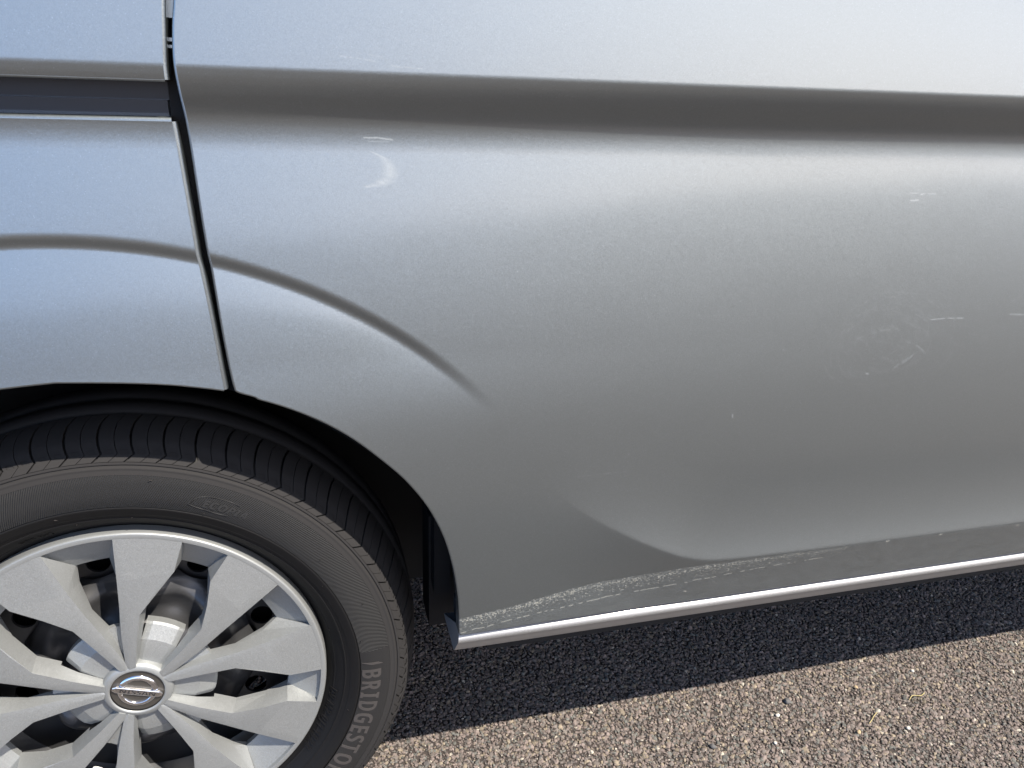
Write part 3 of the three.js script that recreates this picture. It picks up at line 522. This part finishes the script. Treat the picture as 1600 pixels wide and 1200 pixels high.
function makeCover() {
  const c = new THREE.Group(); c.name = 'wheel_cover';
  // outer ring
  mesh('rim_ring', lathe([[0.2086, -0.006], [0.2089, 0.0004], [0.2094, 0.0010], [0.2138, 0.0010], [0.2150, 0.0004], [0.2157, -0.0008], [0.2161, -0.0028], [0.2163, -0.007], [0.2164, -0.016]].map(p => p), 200), M.cover, c);
  const pz = r => 0.0012 + 0.0040 * Math.sin(clamp((r - 0.03) / 0.18) * Math.PI);       // plateau height over radius
  // one spoke, its V axis along angle 0, lying on the side of positive angles
  const leg = s => {
    const A = (r, a, z) => polar(r, a * s, z);
    const I = [[0.0445, 0.0], [0.085, 5.6], [0.122, 8.3], [0.157, 9.3], [0.2093, 9.9]].map(([r, a], i) => A(r, a, pz(r) - [0.0012, 0.0014, 0.0010, 0.0005, 0][i]));
    const Fo = [[0.0345, 4.0], [0.085, 9.8], [0.122, 10.9], [0.157, 10.6], [0.2093, 9.9]].map(([r, a]) => A(r, a, pz(r)));           // fold line
    const O = [[0.0360, 14.0], [0.072, 16.4], [0.1125, 18.2], [0.142, 24.3], [0.1725, 29.3], [0.2093, 29.0]].map(([r, a], i) => A(r, a, pz(r) - [0.0004, 0.0004, 0, 0, 0, 0][i]));
    const tip = A(0.0345, 0, pz(0.0345) - 0.0012), f = [];
    // top: strip beside the V, then the broad face
    f.push([tip, I[0], Fo[0]]);
    for (let i = 0; i < 4; i++) f.push([I[i], I[i + 1], Fo[i + 1], Fo[i]].filter((p, k, l) => k === 0 || p !== l[k - 1]));
    f.push([Fo[0], Fo[1], O[1], O[0]], [Fo[1], Fo[2], O[2], O[1]], [Fo[2], Fo[3], O[4], O[3], O[2]]);
    { const n = 6; for (let k = 0; k < n; k++) { const a = lerp(9.9, 29, k / n), b = lerp(9.9, 29, (k + 1) / n), m = u => [0, 1, 2].map(c => lerp(Fo[3][c], O[4][c], u)); f.push([m(k / n), A(0.2096, a, pz(0.2093)), A(0.2096, b, pz(0.2093)), m((k + 1) / n)]); } }
    // inner flank, down to the edge of the window inside the V
    const J = [A(0.0475, 0.0, -0.0052), A(0.090, 4.0, -0.0075), A(0.118, 7.7, -0.0075), A(0.153, 7.4, -0.0155), A(0.1725, 5.9, -0.0225)];
    for (let i = 0; i < 3; i++) f.push([I[i], J[i], J[i + 1], I[i + 1]]);
    f.push([I[3], J[3], J[4], I[4]]);
    // floor of the V next to its apex
    f.push([J[0], A(0.090, 0, -0.0085), J[1]]);
    // outer flank
    const Q = [A(0.0385, 16.5, -0.009), A(0.068, 18.8, -0.0096), A(0.088, 19.6, -0.0135), A(0.115, 20.3, -0.0115), A(0.148, 25.6, -0.0175), A(0.1715, 31.0, -0.0225), A(0.1955, 30.2, -0.0105)];
    const tipSide = A(0.0335, 3, -0.006), tipMid = A(0.0325, 0, -0.006);
    f.push([tip, Fo[0], tipSide, tipMid], [Fo[0], O[0], Q[0], tipSide]);
    f.push([O[0], O[1], Q[1], Q[0]], [O[1], Q[2], Q[1]], [O[1], O[2], Q[3], Q[2]], [O[2], O[3], Q[4], Q[3]], [O[3], O[4], Q[5], Q[4]], [O[4], O[5], Q[6], Q[5]]);
    // thickness at the window edges
    const down = (p, d) => [p[0], p[1], p[2] - d];
    for (let i = 1; i < 4; i++) f.push([J[i], down(J[i], 0.006), down(J[i + 1], 0.006), J[i + 1]]);
    f.push([A(0.090, 0, -0.0085), A(0.090, 0, -0.0145), down(J[1], 0.006), J[1]]);
    for (let i = 2; i < 5; i++) f.push([Q[i], Q[i + 1], down(Q[i + 1], 0.006), down(Q[i], 0.006)]);
    // wall between rim and window, inside the V
    const seg = 4;
    for (let k = 0; k < seg; k++) {
      const u0 = k / seg, u1 = (k + 1) / seg, W = u => [A(0.2093, 9.9 * u, -0.0014), A(0.2088, 9.9 * u, -0.005), A(0.1955, 9.6 * u, -0.0105), A(0.1725, 5.9 * u, -0.0225), A(0.1725, 5.9 * u, -0.030)], a = W(u0), b = W(u1);
      for (let i = 0; i < 4; i++) f.push([a[i], b[i], b[i + 1], a[i + 1]]);
      const X = u => [A(0.2093, lerp(29, 36, u), -0.0014), A(0.2088, lerp(29, 36, u), -0.005), A(0.1955, lerp(30.2, 36, u), -0.0105), A(0.1715, lerp(31, 36, u), -0.0225), A(0.1715, lerp(31, 36, u), -0.030)], x0 = X(u0), x1 = X(u1);
      for (let i = 0; i < 4; i++) f.push([x0[i], x1[i], x1[i + 1], x0[i + 1]]);
    }
    f.push([I[4], J[4], A(0.1955, 9.6, -0.0105), A(0.2088, 9.9, -0.005), A(0.2093, 9.9, -0.0014)], [O[5], A(0.2093, 29, -0.0014), A(0.2088, 29, -0.005), Q[6]]);
    const faces = f.filter(p => p.length > 2).map(p => s > 0 ? p : p.slice().reverse());
    return polyGeo(faces);
  };
  const right = toCreasedNormals(leg(-1), 0.35), left = toCreasedNormals(leg(1), 0.35);
  let n = 0;
  for (let k = 0; k < 5; k++) for (const g of [left, right]) { const m = mesh('spoke' + (n ? '_' + String(n).padStart(3, '0') : ''), g, M.cover, c); m.rotation.z = (27 + 72 * k) * D2R; n++; }
  // five hub lobes between the Vs
  {
    const f = [], A = (r, a, z) => polar(r, a, z), seg = 6;
    const rows = [[0.036, 21, -0.0072], [0.048, 20.5, -0.0078], [0.064, 18.2, -0.0086], [0.0675, 17.6, -0.0092], [0.0705, 17.0, -0.0106], [0.084, 15.2, -0.0165], [0.0865, 15, -0.0185], [0.0865, 15, -0.028]];
    const g = grid(seg, rows.length - 1, (u, v) => { const q = rows[Math.round(v * (rows.length - 1))]; return A(q[0] - 0.0015 * Math.pow(2 * u - 1, 4), lerp(-q[1], q[1], u), q[2] - 0.0022 * Math.pow(Math.abs(2 * u - 1), 6)); }, null, metreUV, true);
    const lobe = toCreasedNormals(g, 0.22);
    for (let k = 0; k < 5; k++) { const m = mesh('hub_lobe' + (k ? '_' + String(k).padStart(3, '0') : ''), lobe, M.cover, c); m.rotation.z = (63 + 72 * k) * D2R; }
  }
  mesh('hub_boss', lathe([[0.0400, -0.0120], [0.0394, -0.0070], [0.0388, -0.0035], [0.0375, -0.0010], [0.0352, 0.0006], [0.0318, 0.0014], [0.0302, 0.0012], [0.0294, -0.0002]], 96), M.cover, c);
  return c;
}
function makeBadge() {
  const b = new THREE.Group(); b.name = 'hub_badge';
  mesh('badge_disc', lathe([[0.0001, -0.0006], [0.018, -0.0008], [0.0285, -0.0016], [0.0294, -0.001], [0.0294, -0.004]], 80), M.badgeBack, b);
  const ring = lathe([[0.0160, -0.0012], [0.0163, 0.0006], [0.0172, 0.0013], [0.0200, 0.0006], [0.0218, -0.0004], [0.0221, -0.0016]], 96);
  mesh('badge_ring', ring, M.chrome, b);
  const sh = new THREE.Shape(); sh.moveTo(-0.0268, -0.0012); sh.lineTo(-0.0235, -0.0032); sh.lineTo(0.0235, -0.0032); sh.lineTo(0.0268, -0.0012); sh.lineTo(0.0268, 0.0018); sh.lineTo(0.0235, 0.0036); sh.lineTo(-0.0235, 0.0036); sh.lineTo(-0.0268, 0.0018); sh.closePath();
  const bar = new THREE.ExtrudeGeometry(sh, { depth: 0.0016, bevelEnabled: true, bevelThickness: 0.0009, bevelSize: 0.0008, bevelSegments: 2 }); bar.translate(0, 0, -0.0002);
  mesh('badge_bar', bar, M.chrome, b);
  const txt = new TextGeometry('NISSAN', { font, size: 0.0050, depth: 0.0005, curveSegments: 4, bevelEnabled: false }); txt.computeBoundingBox(); const w = txt.boundingBox.max.x; txt.scale(0.040 / w, 1, 1); txt.translate(-0.020, -0.0023, 0.0021);
  mesh('badge_lettering', txt, M.dark, b);
  b.rotation.z = -19 * D2R;
  return b;
}
function makeSteel() {
  const s = new THREE.Group(); s.name = 'steel_wheel';
  // pressed centre with raised lumps
  const pr = interp([0.02, 0.055, 0.07, 0.085, 0.098, 0.110, 0.124, 0.134], [-0.03, -0.032, -0.046, -0.050, -0.046, -0.042, -0.050, -0.066]);
  const centre = grid(160, 40, (u, v) => { const r = lerp(0.02, 0.134 - 0.006 * Math.cos(u * 2 * Math.PI * 8), v), a = u * 360; return polar(r, a + 104, pr(Math.min(r, 0.134)) + 0.007 * smooth(0.07, 0.1, r) * (1 - smooth(0.118, 0.134, r)) * -Math.cos(u * 2 * Math.PI * 8)); }, null, null, true);
  mesh('steel_centre', centre, M.steel, s);
  const sh = new THREE.Shape(); sh.absarc(0, 0, 0.182, 0, Math.PI * 2); const inner = new THREE.Path(); inner.absarc(0, 0, 0.122, 0, Math.PI * 2, true); sh.holes.push(inner);
  for (let k = 0; k < 8; k++) { const a = (104 + 45 * k) * D2R, h = new THREE.Path(); h.absellipse(0.144 * Math.cos(a), 0.144 * Math.sin(a), 0.0135, 0.0135, 0, Math.PI * 2, true, a); sh.holes.push(h); }
  const fl = new THREE.ExtrudeGeometry(sh, { depth: 0.004, bevelEnabled: false, curveSegments: 96 }); fl.translate(0, 0, -0.070);
  mesh('steel_flange', fl, M.steel, s);
  mesh('steel_rim', lathe([[0.180, -0.068], [0.188, -0.060], [0.196, -0.045], [0.205, -0.030], [0.210, -0.020], [0.213, -0.020]], 128), M.steel, s);
  mesh('brake_drum', lathe([[0.001, -0.105], [0.15, -0.105], [0.16, -0.112], [0.16, -0.2]], 64), M.black, s);
  return s;
}
const wheelParts = [makeTyre(), makeCover(), makeBadge(), makeSteel()];
for (const w of wheelParts) { w.position.set(0, HUB, 0); van.add(w); }
// the front wheel, out of the picture to the right
for (const w of wheelParts) { const c = w.clone(); c.name = w.name + '_001'; c.position.set(2.87, HUB, 0); van.add(c); }

// ---------------------------------------------------------------- the rest of the van, outside the picture
{
  const strip = (x0, x1, y0, y1, n = 60) => grid(40, n, (u, v) => { const x = lerp(x0, x1, u), y = lerp(y0, y1, v); return [x, y, bodyZ(Math.max(x, 0.6), y)]; }, p => bodyN([Math.max(p[0], 0.6), p[1]]), metreUV);
  mesh('front_door', strip(1.447, 2.44, 0.4040, 1.135, 200), M.paint, van);
  mesh('front_fender', join([strip(2.447, 3.5, 0.76, 1.12, 60), strip(3.25, 3.55, 0.3, 0.757, 30)]), M.paint, van);
  const glass = (x0, x1) => grid(10, 14, (u, v) => { const y = lerp(1.15, 1.66, v); return [lerp(x0, x1, u), y, 0.064 - (y - 1.13) * 0.22]; });
  mesh('side_window', glass(-0.95, 0.10), M.glass, van); mesh('side_window_001', glass(0.17, 1.40), M.glass, van); mesh('side_window_002', glass(1.48, 2.4), M.glass, van);
  mesh('belt_moulding', box(XQ0, 2.5, 1.134, 1.151, 0.02, 0.068), M.black, van);
  mesh('pillar', join([box(0.10, 0.17, 1.151, 1.66, -0.09, -0.045), box(1.40, 1.48, 1.151, 1.66, -0.09, -0.045), box(XQ0, -0.95, 1.151, 1.66, -0.09, -0.045)]), M.black, van);
  const roof = new THREE.Shape(); roof.moveTo(-0.045, 1.66); roof.quadraticCurveTo(-0.07, 1.80, -0.2, 1.83); roof.lineTo(-1.44, 1.83); roof.quadraticCurveTo(-1.57, 1.80, -1.6, 1.66); roof.closePath();
  const rg = new THREE.ExtrudeGeometry(roof, { depth: 3.5, bevelEnabled: false, curveSegments: 10 }); rg.rotateY(Math.PI / 2); // shape x -> -z after turn
  const rp = rg.attributes.position; for (let i = 0; i < rp.count; i++) { const x = rp.getX(i), z = rp.getZ(i); rp.setXYZ(i, XQ0 + x, rp.getY(i), -z); }
  rg.computeVertexNormals();
  mesh('roof', rg, M.paintPlain, van);
  mesh('tailgate', box(XQ0 - 0.02, XQ0, 0.3, 1.8, -1.58, 0.0), M.paintPlain, van);
  mesh('far_side', box(XQ0, 3.4, 0.35, 1.66, -1.66, -1.62), M.paintPlain, van);
  mesh('bonnet', box(2.5, 3.5, 1.02, 1.10, -1.6, 0.0), M.paintPlain, van);
  mesh('nose', box(3.5, 3.54, 0.3, 1.10, -1.6, 0.0), M.paintPlain, van);
}

renderer.render(scene, camera);
